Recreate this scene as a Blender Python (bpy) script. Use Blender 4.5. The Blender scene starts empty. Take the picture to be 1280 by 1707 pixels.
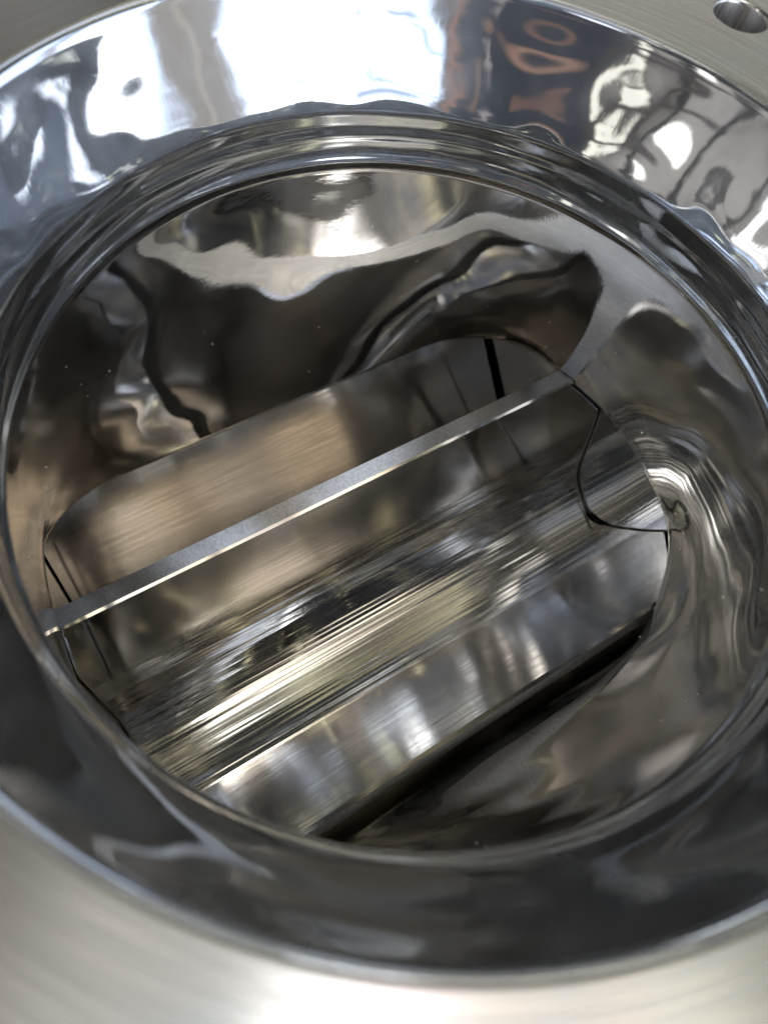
import bpy, bmesh, math, random
from mathutils import Vector, Matrix, noise

random.seed(7)
K = 0.1                       # modelling unit = 10 cm
scene = bpy.context.scene
col = scene.collection

# ------------------------------------------------------------------ camera
cam_d = bpy.data.cameras.new("camera")
cam = bpy.data.objects.new("camera", cam_d)
col.objects.link(cam)
CP = Vector((-0.89791, -0.86868, 1.25013)) * K
RM = (Matrix.Rotation(-0.77148, 4, 'Z') @ Matrix.Rotation(0.45884, 4, 'X') @ Matrix.Rotation(0.24851, 4, 'Z'))
cam.matrix_world = Matrix.Translation(CP) @ RM
cam_d.sensor_fit = 'VERTICAL'
cam_d.sensor_height = 24
cam_d.lens = 24 * 1125.65 / 1707
cam_d.clip_start = 0.002
cam_d.clip_end = 200
cam_d.dof.use_dof = True
cam_d.dof.focus_distance = 0.30
cam_d.dof.aperture_fstop = 5.0
scene.camera = cam

# ------------------------------------------------------------------ light
WORLD_STRENGTH = 1.0
world = bpy.data.worlds.new("World")
scene.world = world
world.use_nodes = True
wt = world.node_tree
wt.nodes.clear()


class G:
    """tiny helper for writing node graphs"""
    def __init__(self, nt): self.nt = nt
    def n(self, t, **kw):
        nd = self.nt.nodes.new(t)
        for k, v in kw.items(): setattr(nd, k, v)
        return nd
    def put(self, sock, v):
        if v is None: return
        if hasattr(v, 'is_output'): self.nt.links.new(v, sock)
        else: sock.default_value = v
    def m(self, op, a, b=None, c=None, clamp=False):
        nd = self.n('ShaderNodeMath', operation=op, use_clamp=clamp)
        for i, v in enumerate((a, b, c)): self.put(nd.inputs[i], v) if v is not None else None
        return nd.outputs[0]
    def ramp(self, v, lo, hi, o0=0.0, o1=1.0, smooth=True):
        nd = self.n('ShaderNodeMapRange')
        nd.interpolation_type = 'SMOOTHSTEP' if smooth else 'LINEAR'
        for s, x in zip(('Value', 'From Min', 'From Max', 'To Min', 'To Max'), (v, lo, hi, o0, o1)):
            self.put(nd.inputs[s], x)
        return nd.outputs[0]
    def mix(self, f, a, b, mode='MIX'):
        nd = self.n('ShaderNodeMix', data_type='RGBA', blend_type=mode)
        self.put(nd.inputs[0], f); self.put(nd.inputs[6], a); self.put(nd.inputs[7], b)
        return nd.outputs[2]
    def noise(self, vec, scale, detail=3, rough=.5, dist=0.0):
        nd = self.n('ShaderNodeTexNoise')
        self.put(nd.inputs['Vector'], vec); nd.inputs['Scale'].default_value = scale
        nd.inputs['Detail'].default_value = detail; nd.inputs['Roughness'].default_value = rough
        nd.inputs['Distortion'].default_value = dist
        return nd.outputs['Fac']


def build_world():
    g = G(wt)
    tc = g.n('ShaderNodeTexCoord')
    sep = g.n('ShaderNodeSeparateXYZ')
    wt.links.new(tc.outputs['Generated'], sep.inputs[0])
    x, y, z = sep.outputs
    az = g.m('MULTIPLY', g.m('ARCTAN2', y, x), 180 / math.pi)          # degrees
    el = g.m('MULTIPLY', g.m('ARCSINE', z), 180 / math.pi)
    warp = g.noise(tc.outputs['Generated'], 3.0, 3)
    fine = g.noise(tc.outputs['Generated'], 14.0, 4)

    azw = g.m('ADD', az, g.m('MULTIPLY', g.m('SUBTRACT', fine, .5), 8.0))
    elw = g.m('ADD', el, g.m('MULTIPLY', g.m('SUBTRACT', warp, .5), 8.0))

    def box(a0, a1, e0, e1, s=2.0):
        """soft window in azimuth / elevation"""
        a = g.m('MULTIPLY', g.ramp(azw, a0 - s, a0 + s), g.ramp(azw, a1 - s, a1 + s, 1, 0))
        e = g.m('MULTIPLY', g.ramp(elw, e0 - s, e0 + s), g.ramp(elw, e1 - s, e1 + s, 1, 0))
        return g.m('MULTIPLY', a, e)
    # shed: dim warm structures at bench height, dark roof, dark floor
    c = g.mix(g.ramp(warp, .38, .62), (0.10, 0.09, 0.08, 1), (0.40, 0.36, 0.32, 1))
    roof = g.mix(g.ramp(fine, .40, .62), (0.006, 0.006, 0.007, 1), (0.05, 0.047, 0.042, 1))
    roof = g.mix(g.ramp(warp, .35, .6), roof, (0.018, 0.022, 0.030, 1))
    c = g.mix(g.ramp(el, 20, 28), c, roof)
    c = g.mix(g.ramp(el, 0, -8), c, (0.025, 0.022, 0.020, 1))
    for (a0, a1, e0, e1, rgb, s) in WORLD_BOXES:
        c = g.mix(box(a0, a1, e0, e1, s), c, (*rgb, 1))
    # soft round light and dark patches added overhead to shape the reflections
    wv = g.n('ShaderNodeTexNoise'); g.put(wv.inputs['Vector'], tc.outputs['Generated'])
    wv.inputs['Scale'].default_value = 7.0; wv.inputs['Detail'].default_value = 3
    off = g.n('ShaderNodeVectorMath', operation='MULTIPLY_ADD')
    g.put(off.inputs[0], wv.outputs['Color']); off.inputs[1].default_value = (.16, .16, .16); off.inputs[2].default_value = (-.08, -.08, -.08)
    ad = g.n('ShaderNodeVectorMath', operation='ADD')
    g.put(ad.inputs[0], tc.outputs['Generated']); g.put(ad.inputs[1], off.outputs[0])
    nv = g.n('ShaderNodeVectorMath', operation='NORMALIZE'); g.put(nv.inputs[0], ad.outputs[0])
    for (a0, e0, rad, soft, rgb) in WORLD_SPOTS:
        A, E = math.radians(a0), math.radians(e0)
        dt = g.n('ShaderNodeVectorMath', operation='DOT_PRODUCT')
        g.put(dt.inputs[0], nv.outputs[0])
        dt.inputs[1].default_value = (math.cos(A) * math.cos(E), math.sin(A) * math.cos(E), math.sin(E))
        an = g.m('MULTIPLY', g.m('ARCCOSINE', g.m('MINIMUM', dt.outputs['Value'], 1.0)), 180 / math.pi)
        c = g.mix(g.ramp(an, rad + soft, rad - soft), c, (*rgb, 1))
    # straight bright and dark lines added overhead to streak the reflections
    sn = g.n('ShaderNodeSeparateXYZ'); g.put(sn.inputs[0], nv.outputs[0])
    zz = g.m('MAXIMUM', sn.outputs[2], .05)
    gx, gy = g.m('DIVIDE', sn.outputs[0], zz), g.m('DIVIDE', sn.outputs[1], zz)
    def strip(co, ot, p, wd, lo, hi, rgb, c):
        k = g.m('MULTIPLY', g.ramp(g.m('ABSOLUTE', g.m('SUBTRACT', co, p)), wd * 1.5, wd * .5),
                g.m('MULTIPLY', g.ramp(ot, lo - .04, lo + .04), g.ramp(ot, hi + .04, hi - .04)))
        return g.mix(g.m('MULTIPLY', k, g.ramp(sn.outputs[2], .2, .3)), c, (*rgb, 1))
    for (ax_, p, wd, lo, hi, rgb) in WORLD_STRIPS:
        c = strip(*((gx, gy) if ax_ == 'x' else (gy, gx)), p, wd, lo, hi, rgb, c)
    # small bright flecks added overhead to put glints in the steel
    gl = g.noise(tc.outputs['Generated'], 11.0, 2)
    c = g.mix(g.m('MULTIPLY', g.ramp(gl, .665, .70), g.ramp(el, 35, 45)), c, (2.4, 2.3, 1.5, 1))
    gl2 = g.noise(tc.outputs['Generated'], 21.0, 2, .5, .4)
    band = g.m('MULTIPLY', g.ramp(el, 38, 44), g.ramp(el, 70, 62))
    c = g.mix(g.m('MULTIPLY', g.ramp(gl2, .69, .73), band), c, (1.5, 1.42, .95, 1))
    bg = g.n('ShaderNodeBackground')
    g.put(bg.inputs['Color'], c)
    bg.inputs['Strength'].default_value = WORLD_STRENGTH
    out = g.n('ShaderNodeOutputWorld')
    wt.links.new(bg.outputs[0], out.inputs[0])


# (azimuth from, to, elevation from, to, radiance, softness) of what surrounds the workbench
WORLD_BOXES = [
    # daylight openings at bench height, with frames
    (-57, -40, -4, 40, (1.5, 1.7, 2.1), 2),
    (-54, -42, -4, 11, (3.0, 3.1, 3.3), 2),
    (-37, -24, -4, 40, (1.3, 1.5, 1.9), 2),
    (-115, -74, 2, 42, (1.7, 1.9, 2.3), 2.5),
    (-108, -78, 4, 17, (3.6, 3.7, 3.8), 2.5),
    (-94.5, -93.6, 13, 42, (.45, .6, .95), .4),
    (-116, -74, 14.2, 14.9, (.55, .7, 1.0), .4),
    (-112, -102, 9, 13, (.5, .6, .8), 2),
    (-120, -118, -5, 26, (.36, .18, .11), 1.2),
    # the photographer: dark clothes, orange strap low down
    (-155, -120.5, -8, 50, (.034, .038, .046), 3),
    (-150, -119, 5, 7, (.32, .19, .14), 1.0),
    (-146, -138, 15, 16.5, (.20, .11, .08), 1.2),
    (-126, -123.5, 14, 19, (.24, .15, .11), 2.0),
    (-131, -128, 9, 16, (.34, .30, .28), 1.5),
    (-73, -58, -5, 50, (.34, .30, .26), 1.5),
    (-66, -64, -5, 40, (.45, .40, .33), .7),
    # masonry and openings to the side
    (158, 164, 8, 40, (3.5, 3.4, 3.2), 1.5),
    (-176, -172, 14, 30, (2.2, 2.1, 1.9), 1),
    (15, 45, 12, 34, (.42, .42, .38), 3),
    (75, 85, 10, 40, (.22, .22, .21), 3),
    (-171, -168, 2, 30, (.03, .027, .025), .7),
    (-160, -157.5, 6, 30, (1.3, 1.2, 1.0), .7),
    (176.5, 179.5, 2, 22, (.03, .027, .025), .7),
    (168, 171, 9, 30, (.04, .035, .03), .7),
    (-180, -150, 8.5, 10, (.06, .05, .045), .6),
]
# (azimuth, elevation, radius, softness, radiance) of the patches added overhead
WORLD_SPOTS = [
    (140, 58, 24, 5, (.014, .018, .028)),
    (-128, 38, 12, 4, (.10, .12, .15)),
    (-146, 61, 12, 4, (.17, .22, .33)),
    (-172, 76, 7, 3, (.95, .90, .83)),
    (20, 68, 15, 6, (.085, .078, .06)),
    (0, 88, 6, 3, (.26, .27, .29)),
    (-76, 66, 11, 3, (1.9, 1.7, 1.5)),
    (-100, 56, 4, 2, (.8, .78, .74)),
    (-95, 69, 5, 2, (1.6, 1.5, 1.35)),
    (-68, 64, 2.5, 1.5, (.75, .82, .95)),
    (-56, 61, 3.5, 1.2, (3.6, 3.1, 2.5)),
    (-103, 77, 5.0, 1.5, (13, 13, 13)),
    (120, 78, 3, .8, (1.6, 1.6, 1.5)),
    (-148, 38, 3.5, 1, (2.2, 2.2, 2.3)),
    (-178, 57, 2.5, 1.0, (.35, .30, .24)),
    (-163, 45, 3, 1.5, (1.0, .9, .75)),
    (150, 60, 3, 1, (.40, .34, .27)),
]
# (axis, position, half width, from, to, radiance) of the lines added on a plane overhead
WORLD_STRIPS = [
    ('x', .42, .013, -.3, .6, (1.7, 1.65, 1.2)),
    ('x', .33, .008, -.3, .6, (1.2, 1.1, .80)),
    ('x', .10, .014, -.3, .4, (1.6, 1.6, 1.1)),
    ('x', .075, .012, -.7, -.2, (.10, .085, .07)),
    ('x', .035, .012, -.7, -.2, (2.4, 2.0, 1.6)),
    ('x', .22, .010, -.7, -.25, (.30, .27, .24)),
    ('x', -.02, .010, -.4, .1, (1.2, 1.15, .9)),
    ('x', -.30, .010, -.5, .7, (.8, .75, .6)),
    ('x', -.52, .012, -.7, .5, (.7, .66, .5)),
    ('y', .14, .012, -.7, .1, (.6, .55, .42)),
    ('y', -.26, .014, -.9, -.2, (.8, .72, .6)),
]
build_world()

vs = scene.view_settings
scene.display_settings.display_device = 'sRGB'
vs.view_transform = 'Standard'
vs.look = 'None'
vs.exposure = 0.3
vs.gamma = 1.0
vs.use_curve_mapping = False
scene.render.engine = 'CYCLES'
cy = scene.cycles
cy.max_bounces = 14
cy.glossy_bounces = 14
cy.diffuse_bounces = 3
cy.caustics_reflective = True
cy.blur_glossy = 0.0
cy.sample_clamp_indirect = 12.0
cy.use_denoising = True
cy.use_adaptive_sampling = False


# ------------------------------------------------------------------ materials
def steel(name, base, rough, wave=0.0, wave_scale=3.0, stretch=(1, 1, 1), scratch=0.0, scratch_scale=(40, 40, 40),
          aniso=0.0, tangent=None, rough_var=0.0, coords='Object', stain=0.0, dark=None, ripple=None, hair=0.0, grain=0.0, tinge=0.0, turn=.25, haze=0.0):
    m = bpy.data.materials.new(name)
    m.use_nodes = True
    nt = m.node_tree
    nt.nodes.clear()
    g = G(nt)
    tc = g.n('ShaderNodeTexCoord')
    P = tc.outputs[coords]
    b = g.n('ShaderNodeBsdfPrincipled')
    b.inputs['Metallic'].default_value = 1.0
    out = g.n('ShaderNodeOutputMaterial')
    nt.links.new(b.outputs[0], out.inputs[0])

    if tangent == 'radial':
        # polar coordinates: fine across the radius, long around it (turned face)
        sp_ = g.n('ShaderNodeSeparateXYZ'); g.put(sp_.inputs[0], P)
        rr_ = g.m('SQRT', g.m('ADD', g.m('MULTIPLY', sp_.outputs[0], sp_.outputs[0]), g.m('MULTIPLY', sp_.outputs[1], sp_.outputs[1])))
        cm = g.n('ShaderNodeCombineXYZ')
        g.put(cm.inputs[0], g.m('MULTIPLY', rr_, 110.0))
        g.put(cm.inputs[1], g.m('MULTIPLY', sp_.outputs[0], 1.5)); g.put(cm.inputs[2], g.m('MULTIPLY', sp_.outputs[1], 1.5))
        polar = cm.outputs[0]

    def mapped(sc):
        mp = g.n('ShaderNodeMapping')
        g.put(mp.inputs['Vector'], polar if (tangent == 'radial' and sc == scratch_scale) else P)
        mp.inputs['Scale'].default_value = sc
        return mp.outputs[0]
    big = g.noise(mapped((1, 1, 1)), 18, 4, .6)
    c = g.mix(g.m('MULTIPLY', big, stain), (*base, 1), (*(dark or tuple(v * .6 for v in base)), 1))
    if grain:
        gn = g.noise(mapped(scratch_scale), 10, 4, .7)
        c = g.mix(g.m('MULTIPLY', g.ramp(gn, .35, .65), grain), c, tuple(v * .55 for v in base) + (1,))
    if tinge:
        # pinkish and pale blue-grey tint in random patches
        tn = g.noise(P, 14, 2, .5)
        c = g.mix(g.m('MULTIPLY', g.ramp(tn, .5, .62), tinge), c, (.78, .66, .69, 1))
        c = g.mix(g.m('MULTIPLY', g.ramp(tn, .48, .36), tinge), c, (.66, .74, .75, 1))
    g.put(b.inputs['Base Color'], c)
    sc_n = g.noise(mapped(scratch_scale), 10, 3, .6)
    r = g.m('ADD', rough, g.m('MULTIPLY', g.m('SUBTRACT', sc_n, .5), rough_var * 2))
    patch = g.noise(mapped((1, 1, 1)), 9, 3, .6)
    r = g.m('MULTIPLY', r, g.ramp(patch, .3, .75, .85, 1.2))
    if hair:
        for rot_, sc_ in (((0, 0, .5), (3, 170, 60)), ((.4, .9, -.7), (120, 2.5, 90)), ((1.1, .2, .2), (60, 150, 3))):
            mp = g.n('ShaderNodeMapping'); g.put(mp.inputs['Vector'], P)
            mp.inputs['Rotation'].default_value = rot_; mp.inputs['Scale'].default_value = sc_
            hn = g.noise(mp.outputs[0], 8, 2, .5)
            r = g.m('ADD', r, g.m('MULTIPLY', g.ramp(hn, .66, .74), hair))
    g.put(b.inputs['Roughness'], g.m('MAXIMUM', r, 0.015))
    b.inputs['Anisotropic'].default_value = aniso
    b.inputs['Anisotropic Rotation'].default_value = turn
    if tangent == 'radial':
        t = g.n('ShaderNodeTangent', direction_type='RADIAL', axis='Z')
        g.put(b.inputs['Tangent'], t.outputs[0])
    elif tangent == 'x':
        t = g.n('ShaderNodeVectorTransform', vector_type='VECTOR', convert_from='OBJECT', convert_to='WORLD')
        t.inputs[0].default_value = (1, 0, 0)
        g.put(b.inputs['Tangent'], t.outputs[0])
    h = None
    def bump(height, dist, prev):
        bp = g.n('ShaderNodeBump')
        bp.inputs['Strength'].default_value = 1.0
        bp.inputs['Distance'].default_value = dist * K
        g.put(bp.inputs['Height'], height)
        if prev is not None: g.put(bp.inputs['Normal'], prev)
        return bp.outputs[0]
    if wave: h = bump(g.noise(mapped(stretch), wave_scale / K, 1, .4), wave, h)
    if ripple:
        st, scl, amp = ripple
        h = bump(g.noise(mapped(st), scl / K, 3, .55, .0), amp, h)
    if scratch: h = bump(g.noise(mapped(scratch_scale), 10, 3, .65), scratch, h)
    if h is not None: g.put(b.inputs['Normal'], h)
    if haze:
        # micro scratches left by the polishing wheel scatter a part of the light widely
        b2 = g.n('ShaderNodeBsdfPrincipled')
        b2.inputs['Metallic'].default_value = 1.0
        b2.inputs['Roughness'].default_value = .38
        g.put(b2.inputs['Base Color'], c)
        if h is not None: g.put(b2.inputs['Normal'], h)
        mx = g.n('ShaderNodeMixShader')
        smear = g.noise(mapped((1, 1, 1)), 22, 4, .65, 1.0)
        g.put(mx.inputs[0], g.ramp(smear, .3, .7, haze * .5, haze * 1.6))
        nt.links.new(b.outputs[0], mx.inputs[1]); nt.links.new(b2.outputs[0], mx.inputs[2])
        nt.links.new(mx.outputs[0], out.inputs[0])
    return m


STEEL = (0.72, 0.76, 0.81)
M_MIRROR = steel('polished_steel', STEEL, 0.030, wave=0.012, wave_scale=2.2, scratch=0.00006, scratch_scale=(60, 60, 12),
                 rough_var=0.02, stain=.06, hair=.05, haze=.17)
M_CHAMBER = steel('polished_chamber_steel', (0.70, 0.70, 0.705), 0.030, wave=0.013, wave_scale=1.1, scratch=0.00006,
                  scratch_scale=(20, 60, 60), rough_var=0.03, stain=.06, hair=.05, haze=.10)
M_BRUSH = steel('brushed_flange_steel', (0.78, 0.77, 0.76), 0.30, scratch=0.00025, scratch_scale=(1, 1, 1), grain=.35,
                aniso=.75, tangent='radial', rough_var=.06, stain=.15, tinge=.5)
M_BLADE = steel('ground_blade_steel', (0.64, 0.61, 0.565), 0.11, wave=0.004, wave_scale=1.5, stretch=(.6, 1.5, 1.5),
                scratch=0.00016, scratch_scale=(2.5, 75, 75), aniso=.85, tangent='x', rough_var=.06, stain=.15, grain=.38, haze=.07)
M_TIP = steel('milled_blade_edge', (0.86, 0.83, 0.78), 0.46, scratch=0.0006, scratch_scale=(90, 45, 45), rough_var=.16, stain=.2, grain=.5)
M_HUB = steel('polished_pocket_steel', (0.68, 0.65, 0.60), 0.12, turn=0.0, wave=0.008, wave_scale=2.0, stretch=(.3, 3, 3),
              scratch=0.0001, scratch_scale=(2, 160, 160), aniso=.85, tangent='x', rough_var=.03,
              ripple=((.04, 5, 5), 3, .011))
M_BORE = steel('honed_bore_steel', (0.74, 0.72, 0.69), 0.12, wave=0.006, wave_scale=1.5, scratch=0.0002,
               scratch_scale=(4, 160, 160), aniso=.6, tangent='x', rough_var=.06, stain=.2)
M_DARK = steel('gap_shade_steel', (0.42, 0.39, 0.36), 0.4)  # web edge only: shade of the seam gap put into the colour
M_OUT = steel('bead_blasted_steel', (0.45, 0.45, 0.44), 0.45, scratch=.002)


# ------------------------------------------------------------------ helpers
def link(name, bm, mat, parent=None, smooth=True, autosmooth=None):
    me = bpy.data.meshes.new(name)
    for v in bm.verts: v.co *= K
    bmesh.ops.recalc_face_normals(bm, faces=bm.faces) if autosmooth == 'recalc' else None
    bm.to_mesh(me); bm.free()
    me.materials.append(mat)
    if smooth:
        for p in me.polygons: p.use_smooth = True
    o = bpy.data.objects.new(name, me)
    col.objects.link(o)
    if parent: o.parent = parent
    return o


def thing(name, label, cat, loc=(0, 0, 0)):
    o = bpy.data.objects.new(name, None)
    col.objects.link(o)
    o.location = loc
    o['label'] = label
    o['category'] = cat
    return o


def grid(bm, rows, close=True):
    vr = [[bm.verts.new(p) for p in r] for r in rows]
    n = len(rows[0])
    for i in range(len(rows) - 1):
        for j in range(n if close else n - 1):
            k = (j + 1) % n
            bm.faces.new((vr[i][j], vr[i][k], vr[i + 1][k], vr[i + 1][j]))
    return vr


def fb(p, s, o=2):
    v = 0; a = 1
    for i in range(o):
        v += a * noise.noise(Vector(p) * s * (2 ** i) + Vector((i * 7.3, 3.1, 5.7))); a *= .45
    return v


def sstep(a, b, t):
    t = max(0., min(1., (t - a) / (b - a)))
    return t * t * (3 - 2 * t)


# ------------------------------------------------------------------ valve housing
D, RT, L = 2.493, 0.967, 1.385            # rotor axis depth, rotor radius, half length
housing = thing('valve_housing', 'round polished stainless steel inlet throat with a brushed bolted flange around it', 'valve housing')

# flange: flat ring with bolt holes, bevelled arrises
def make_flange():
    cu = bpy.data.curves.new('flange_curve', 'CURVE')
    cu.dimensions = '2D'; cu.fill_mode = 'BOTH'
    def circle(cx, cy_, r, n):
        sp = cu.splines.new('POLY'); sp.points.add(n - 1); sp.use_cyclic_u = True
        for i in range(n):
            a = 2 * math.pi * i / n
            sp.points[i].co = ((cx + r * math.cos(a)) * K, (cy_ + r * math.sin(a)) * K, 0, 1)
    bev = .012
    circle(0, 0, 2.08 - bev, 200)
    circle(0, 0, 1.418 + bev, 256)
    for i in range(8):
        a = math.radians(20.8 + 45 * i)
        circle(1.785 * math.cos(a), 1.785 * math.sin(a), .098 + bev, 48)
    cu.extrude = (.11 - bev) * K
    cu.bevel_depth = bev * K; cu.bevel_resolution = 3
    tmp = bpy.data.objects.new('flange_tmp', cu); col.objects.link(tmp)
    bpy.context.view_layer.update()
    dg = bpy.context.evaluated_depsgraph_get()
    me = bpy.data.meshes.new_from_object(tmp.evaluated_get(dg))
    bpy.data.objects.remove(tmp)
    o = bpy.data.objects.new('inlet_flange', me); col.objects.link(o)
    me.transform(Matrix.Translation((0, 0, -.11 * K)))
    me.materials.clear(); me.materials.append(M_BRUSH)
    o.parent = housing
    return o
make_flange()

# neck: flared, hand polished throat above the ledge
NA = 720
prof = [(1.426, -.016), (1.419, -.007), (1.411, -.010), (1.402, -.024), (1.392, -.055), (1.380, -.092), (1.367, -.13), (1.352, -.17),
        (1.336, -.21), (1.319, -.25), (1.302, -.29), (1.285, -.33), (1.269, -.37), (1.262, -.393), (1.263, -.42), (1.264, -.45),
        (1.259, -.48), (1.261, -.51), (1.261, -.54), (1.257, -.562), (1.250, -.578), (1.247, -.588), (1.250, -.598)]
def dense(pr, k):
    out = []
    n = len(pr)
    for i in range(n - 1):
        p0 = pr[max(i - 1, 0)]; p1 = pr[i]; p2 = pr[i + 1]; p3 = pr[min(i + 2, n - 1)]
        for j in range(k):
            t = j / k
            out.append(tuple(.5 * ((2 * b) + (-a + c) * t + (2 * a - 5 * b + 4 * c - d) * t * t + (-a + 3 * b - 3 * c + d) * t ** 3)
                             for a, b, c, d in zip(p0, p1, p2, p3)))
    out.append(pr[-1])
    return out
bm = bmesh.new()
rows = []
for (r, z) in dense(prof, 3):
    row = []
    amp = .0055 * sstep(-.03, -.15, z) * (.35 + .65 * sstep(-.39, -.30, z))
    groove = sstep(-.36, -.41, z) * sstep(-.58, -.54, z)
    for j in range(NA):
        a = 2 * math.pi * j / NA
        c, s = math.cos(a), math.sin(a)
        d = amp * (1 + .9 * max(0, math.cos(a - .1))) * fb((c * 1.3, s * 1.3, z), 3.2) + groove * .0022 * fb((c * .7, s * .7, z * 4.0), 3.5, 1)
        row.append(((r + d) * c, (r + d) * s, z))
    rows.append(row)
grid(bm, rows)
link('inlet_throat', bm, M_MIRROR, housing)

# chamber wall: from the round ledge down to the rounded slot above the rotor
def Sz(y):
    P = [(-1.3, -2.35), (-1.1, -2.22), (-.9, -2.09), (-.87, -2.06), (-.7, -1.835), (-.5, -1.665), (-.2, -1.548), (0, -1.526), (.2, -1.548),
         (.38, -1.60), (.55, -1.65), (.75, -1.72), (1.0, -1.83), (1.3, -1.95)]
    for (a, b), (c, d) in zip(P, P[1:]):
        if y <= c: return b + (d - b) * (y - a) / (c - a)
    return P[-1][1]
def Szs(y):
    return sum(Sz(y + k * .03) for k in range(-3, 4)) / 7
def slot_pt(a):
    """rounded rectangle |x|<=L, -1.1<=y<=1.035, by angle"""
    c, s = math.cos(a), math.sin(a)
    lo, hi = 0, 3
    for _ in range(30):
        m = (lo + hi) / 2
        x, y = m * c, m * s
        Y = 1.035 if y > 0 else .990
        rc = .47
        dx = abs(x) - (L - rc); dy = abs(y) - (Y - rc)
        d = math.hypot(max(dx, 0), max(dy, 0)) + min(max(dx, dy), 0) - rc
        if d > 0: hi = m
        else: lo = m
    return lo * c, lo * s
bm = bmesh.new()
NR = 90
cols = []
sp = [slot_pt(2 * math.pi * j / NA) for j in range(NA)]
rows = []
for i in range(NR + 1):
    t = i / NR
    row = []
    for j in range(NA):
        a = 2 * math.pi * j / NA
        c, s = math.cos(a), math.sin(a)
        r0 = 1.250 + .022 * sstep(0, .03, t)
        bx, by = sp[j]
        zb = Szs(by)
        z = -.598 + (zb + .598) * t
        w = .32 * t + .68 * t ** 2.4
        x = r0 * c * (1 - w) + bx * w; y = r0 * s * (1 - w) + by * w
        amp = .0075 * sstep(0, .12, t) * sstep(1.02, .80, t)
        d = amp * fb((x, y, z), 1.9, 2)
        row.append((x + d * c, y + d * s, z))
    rows.append(row)
wall_rows = rows[:]
# rolled lip under the slot edge
last = rows[-1]
lip = [(.030 * (1 - math.cos(q)), -.030 * math.sin(q)) for q in [math.pi / 2 * k / 6 for k in range(1, 7)]] + [(.045, -.034)]
for o, dz in lip:
    row = []
    for j in range(NA):
        x, y, z = last[j]
        rr = math.hypot(x, y)
        fx = .25 if abs(x) > L - .05 else 1
        row.append((x + x / rr * o * fx, y + y / rr * o, z + dz))
    rows.append(row)
grid(bm, rows)
link('chamber_wall', bm, M_CHAMBER, housing)

# rotor bore under the slot
bm = bmesh.new()
rows = []
RB = 1.245
for i in range(0, 97):
    a = math.radians(58 + (285 - 58) * i / 96)         # from the +y lip under the rotor to the -y lip
    RB = 1.245 - .198 * sstep(math.radians(75), math.radians(130), a)
    rows.append([(L * (k / 12 - 1) , RB * math.sin(a), -D + RB * math.cos(a)) for k in range(25)])
grid(bm, rows, close=False)
link('rotor_bore', bm, M_BORE, housing)

# end plates
for s in (-1, 1):
    bm = bmesh.new()
    pts = []
    n = 80
    top = [(-1.12 + 2.18 * i / n) for i in range(n + 1)]
    ring_ = [(y, Szs(y) - .012) for y in top]
    a0 = math.atan2(1.06, .66)
    bot = [(1.25 * math.sin(a0 + (2 * math.pi - 2 * a0) * i / n), -D + 1.25 * math.cos(a0 + (2 * math.pi - 2 * a0) * i / n)) for i in range(n + 1)]
    v0 = [bm.verts.new((s * (L + .004), y, z)) for y, z in ring_ + bot]
    v1 = [bm.verts.new((s * (L + .10), y, z)) for y, z in ring_ + bot]
    bm.faces.new(v0); bm.faces.new(v1[::-1])
    for i in range(len(v0)):
        k = (i + 1) % len(v0)
        bm.faces.new((v0[i], v0[k], v1[k], v1[i]))
    link('end_plate', bm, M_CHAMBER, housing, smooth=False)

# outer shell of the housing
bm = bmesh.new()
rows = [[(r * math.cos(2 * math.pi * j / 96), r * math.sin(2 * math.pi * j / 96), z) for j in range(96)]
        for r, z in ((1.55, -.215), (1.55, -.5), (1.60, -.7), (1.62, -1.2), (1.66, -1.6), (1.9, -2.0), (1.9, -3.9), (.02, -3.9))]
grid(bm, rows)
link('outer_shell', bm, M_OUT, housing)

# ------------------------------------------------------------------ rotor
rotor = thing('valve_rotor', 'stainless rotor with thick flat vanes and rounded pockets lying inside the round throat', 'rotor', (0, 0, -D * K))
TH = .064
RF = .47
ANG = [22.5, -67.5, 195.0, 118.0]                     # the fifth vane, below, leans off the centre line
XE = 1.381


def fillet_rows(c1, d1, n1, c2, d2, n2, rf, n=32):
    """fillet between two vane faces given as offset lines (y, z): point c, direction d, outward normal n"""
    A = c1 + n1 * rf; B = c2 + n2 * rf
    den = d1.x * d2.y - d1.y * d2.x
    t = ((B - A).x * d2.y - (B - A).y * d2.x) / den
    cc = A + d1 * t
    a0 = math.atan2(-n1.y, -n1.x); a1 = math.atan2(-n2.y, -n2.x)
    while a1 - a0 > math.pi: a1 -= 2 * math.pi
    while a1 - a0 < -math.pi: a1 += 2 * math.pi
    return [(cc.x + rf * math.cos(a0 + (a1 - a0) * i / n), cc.y + rf * math.sin(a0 + (a1 - a0) * i / n)) for i in range(n + 1)]


def vane_frame(ad):
    a = math.radians(ad)
    er = Vector((math.sin(a), math.cos(a))); et = Vector((math.cos(a), -math.sin(a)))
    return Vector((0, 0)), er, et


frames = [vane_frame(a) for a in ANG[:1]]
la = math.radians(43.5)
lean_d = Vector((math.sin(la), math.cos(la))); lean_n = Vector((-math.cos(la), math.sin(la)))
lean_c = Vector((.723, .286)) - lean_n * TH - lean_d * .50
frames.append((lean_c, lean_d, -lean_n))                # vane that comes up under the straight slot edge
frames += [vane_frame(ANG[3]), vane_frame(ANG[2]), vane_frame(ANG[1])]
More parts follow.
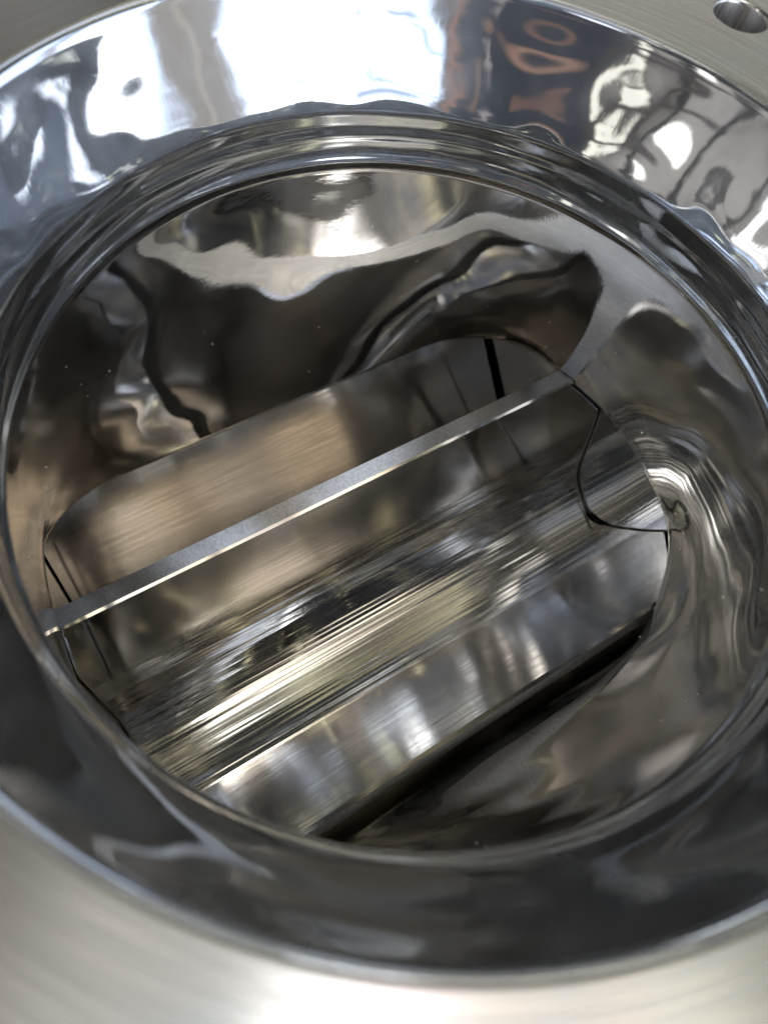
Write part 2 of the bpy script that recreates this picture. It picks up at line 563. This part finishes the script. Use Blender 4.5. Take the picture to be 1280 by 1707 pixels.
# hub with filleted pockets between neighbouring vanes
rfs = [.14, .16, .25, .22, RF]
sect = []
for q in range(5):
    o1, d1, t1 = frames[q]; o2, d2, t2 = frames[(q + 1) % 5]
    sect.append(fillet_rows(o1 + t1 * TH, d1, t1, o2 - t2 * TH, d2, -t2, rfs[q]))
for q in range(5):
    bm = bmesh.new()
    nx = 60
    rows = [[(-XE + 2 * XE * k / nx, y, z) for y, z in sect[q]] for k in range(nx + 1)]
    grid(bm, rows, close=False)
    link('pocket_floor', bm, M_HUB, rotor)
# solid core
bm = bmesh.new()
rows = [[(x, .10 * math.sin(2 * math.pi * j / 48), .10 * math.cos(2 * math.pi * j / 48)) for j in range(48)] for x in (-XE, XE)]
vr = grid(bm, rows)
bm.faces.new(vr[0]); bm.faces.new(vr[1])
link('rotor_shaft', bm, M_HUB, rotor)

for vi, (o0, er2, et2) in enumerate(frames):
    lean = vi == 1
    er = Vector((0, er2.x, er2.y)); et = Vector((0, et2.x, et2.y)); org = Vector((0, o0.x, o0.y))
    r0 = .12; r1 = RT if not lean else .50 + .475; ch = .010 if vi != 4 else .017
    if lean: r0 = .05
    xe = XE if not lean else XE - .028
    sec2 = [(-TH, r0), (-TH, r1 - ch), (-TH + ch, r1), (TH - ch, r1), (TH, r1 - ch), (TH, r0)]
    bm = bmesh.new()
    nx = 40
    rr = []
    for k in range(nx + 1):
        x = -XE + (XE + xe) * k / nx
        rr.append([tuple(org + Vector((x, 0, 0)) + et * t + er * r) for t, r in sec2])
    vr = grid(bm, rr, close=False)
    for e in (0, -1):
        bm.faces.new(vr[e])
    bmesh.ops.recalc_face_normals(bm, faces=bm.faces)
    o = link('rotor_blade', bm, M_BLADE, rotor, smooth=False)
    o.data.materials.append(M_TIP)
    for p in o.data.polygons:
        c = Vector(p.center) / K - org
        if c.dot(er) > r1 - ch * .3: p.material_index = 1

# raised end webs beside the vanes, inner edge painted dark as a shaded seam gap
for sx in (-1, 1):
    for q, ad in enumerate(ANG[:1]):
        # pocket between vane at ad and the next one at ad - 90
        def P(phi, r):
            t = math.radians(ad - 22.5 + phi)
            return (r * math.sin(t), r * math.cos(t))
        arc_o = []
        outer = [P(22.5 - 3.6, .93)] + [P(10, .925)]
        v_in = [P(6.0, .925), P(5.0, .8), P(3, .62), P(1, .50), P(-2, .42), P(-10, .355), P(-22, .325), P(-36, .32), P(-46, .335), P(-49, .40), P(-46, .55), P(-42, .78), P(-39.6, .925)]
        outer2 = [P(-50, .925), P(-67.5 + 3.6, .93)]
        core = [P(-50, .30), P(-50, .15), P(-22.5, .10), P(5, .15), P(12, .30)]
        # smooth the inner edge
        pr = dense(v_in, 6)
        outline = outer + pr + outer2
        face1 = [(Vector(P(-67.5, 1)) * r) for r in ()]
        bm = bmesh.new()
        e1 = Vector(P(22.5, 1)); n1 = Vector(P(22.5 - 90, 1))
        e2 = Vector(P(-67.5, 1)); n2 = Vector(P(22.5, 1))
        # back boundary follows vane face, pocket fillet and the other vane face
        def back(k, n):
            t = k / n
            if t < .3:
                r = .93 + (TH + RF - .93) * (t / .3)
                return e1 * r + n1 * TH
            if t > .7:
                r = TH + RF + (.93 - TH - RF) * ((t - .7) / .3)
                return e2 * r + n2 * TH
            u = (t - .3) / .4
            cc = e1 * (TH + RF) + n1 * (TH + RF)
            w0 = -n1 * math.cos(u * math.pi / 2) - e1 * math.sin(u * math.pi / 2)
            return cc + w0 * RF
        N = 60
        lens = [0]
        for i in range(1, len(outline)):
            lens.append(lens[-1] + (Vector(outline[i]) - Vector(outline[i - 1])).length)
        def front(k, n):
            t = k / n * lens[-1]
            for i in range(1, len(lens)):
                if t <= lens[i] + 1e-9:
                    f = (t - lens[i - 1]) / (lens[i] - lens[i - 1])
                    return Vector(outline[i - 1]).lerp(Vector(outline[i]), f)
            return Vector(outline[-1])
        rows = []
        for xx, which in ((sx * (XE - .0), 'f'), (sx * (XE - .009), 'f'), (sx * (XE - .009), 'b')):
            rows.append([((xx, *(front(k, N) if which == 'f' else back(k, N)))) for k in range(N + 1)])
        grid(bm, rows, close=False)
        o = link('pocket_web', bm, M_BLADE, rotor, smooth=False)
        o.data.materials.append(M_DARK)
        for i, p in enumerate(o.data.polygons):
            if i < N and math.hypot(p.center[1], p.center[2]) < .9 * K and p.center[1] > -.22 * K: p.material_index = 1

# ------------------------------------------------------------------ dust
bm = bmesh.new()
rnd = random.Random(3)
for _ in range(75):
    i = int(4 + rnd.random() * 82); j = int(rnd.random() * NA)
    p = Vector(wall_rows[i][j]); q = Vector(wall_rows[i][(j + 1) % NA]); r_ = Vector(wall_rows[i + 1][j])
    n_ = (q - p).cross(r_ - p).normalized()
    if n_.dot(Vector((p.x, p.y, 0))) > 0: n_ = -n_
    sz = .0018 + .0022 * rnd.random() ** 3
    c0 = p + n_ * sz * .5
    m4 = Matrix.Translation(c0) @ Matrix.Rotation(rnd.random() * 6, 4, 'X') @ Matrix.Diagonal((sz, sz * (.5 + rnd.random()), sz * .6, 1))
    bmesh.ops.create_icosphere(bm, subdivisions=1, radius=1, matrix=m4)
md = bpy.data.materials.new('pale_dust'); md.use_nodes = True
md.node_tree.nodes['Principled BSDF'].inputs['Base Color'].default_value = (.75, .72, .66, 1)
md.node_tree.nodes['Principled BSDF'].inputs['Roughness'].default_value = .8
o = link('dust', bm, md)
o['kind'] = 'stuff'; o['label'] = 'tiny pale dust specks scattered over the polished chamber wall'; o['category'] = 'dust'
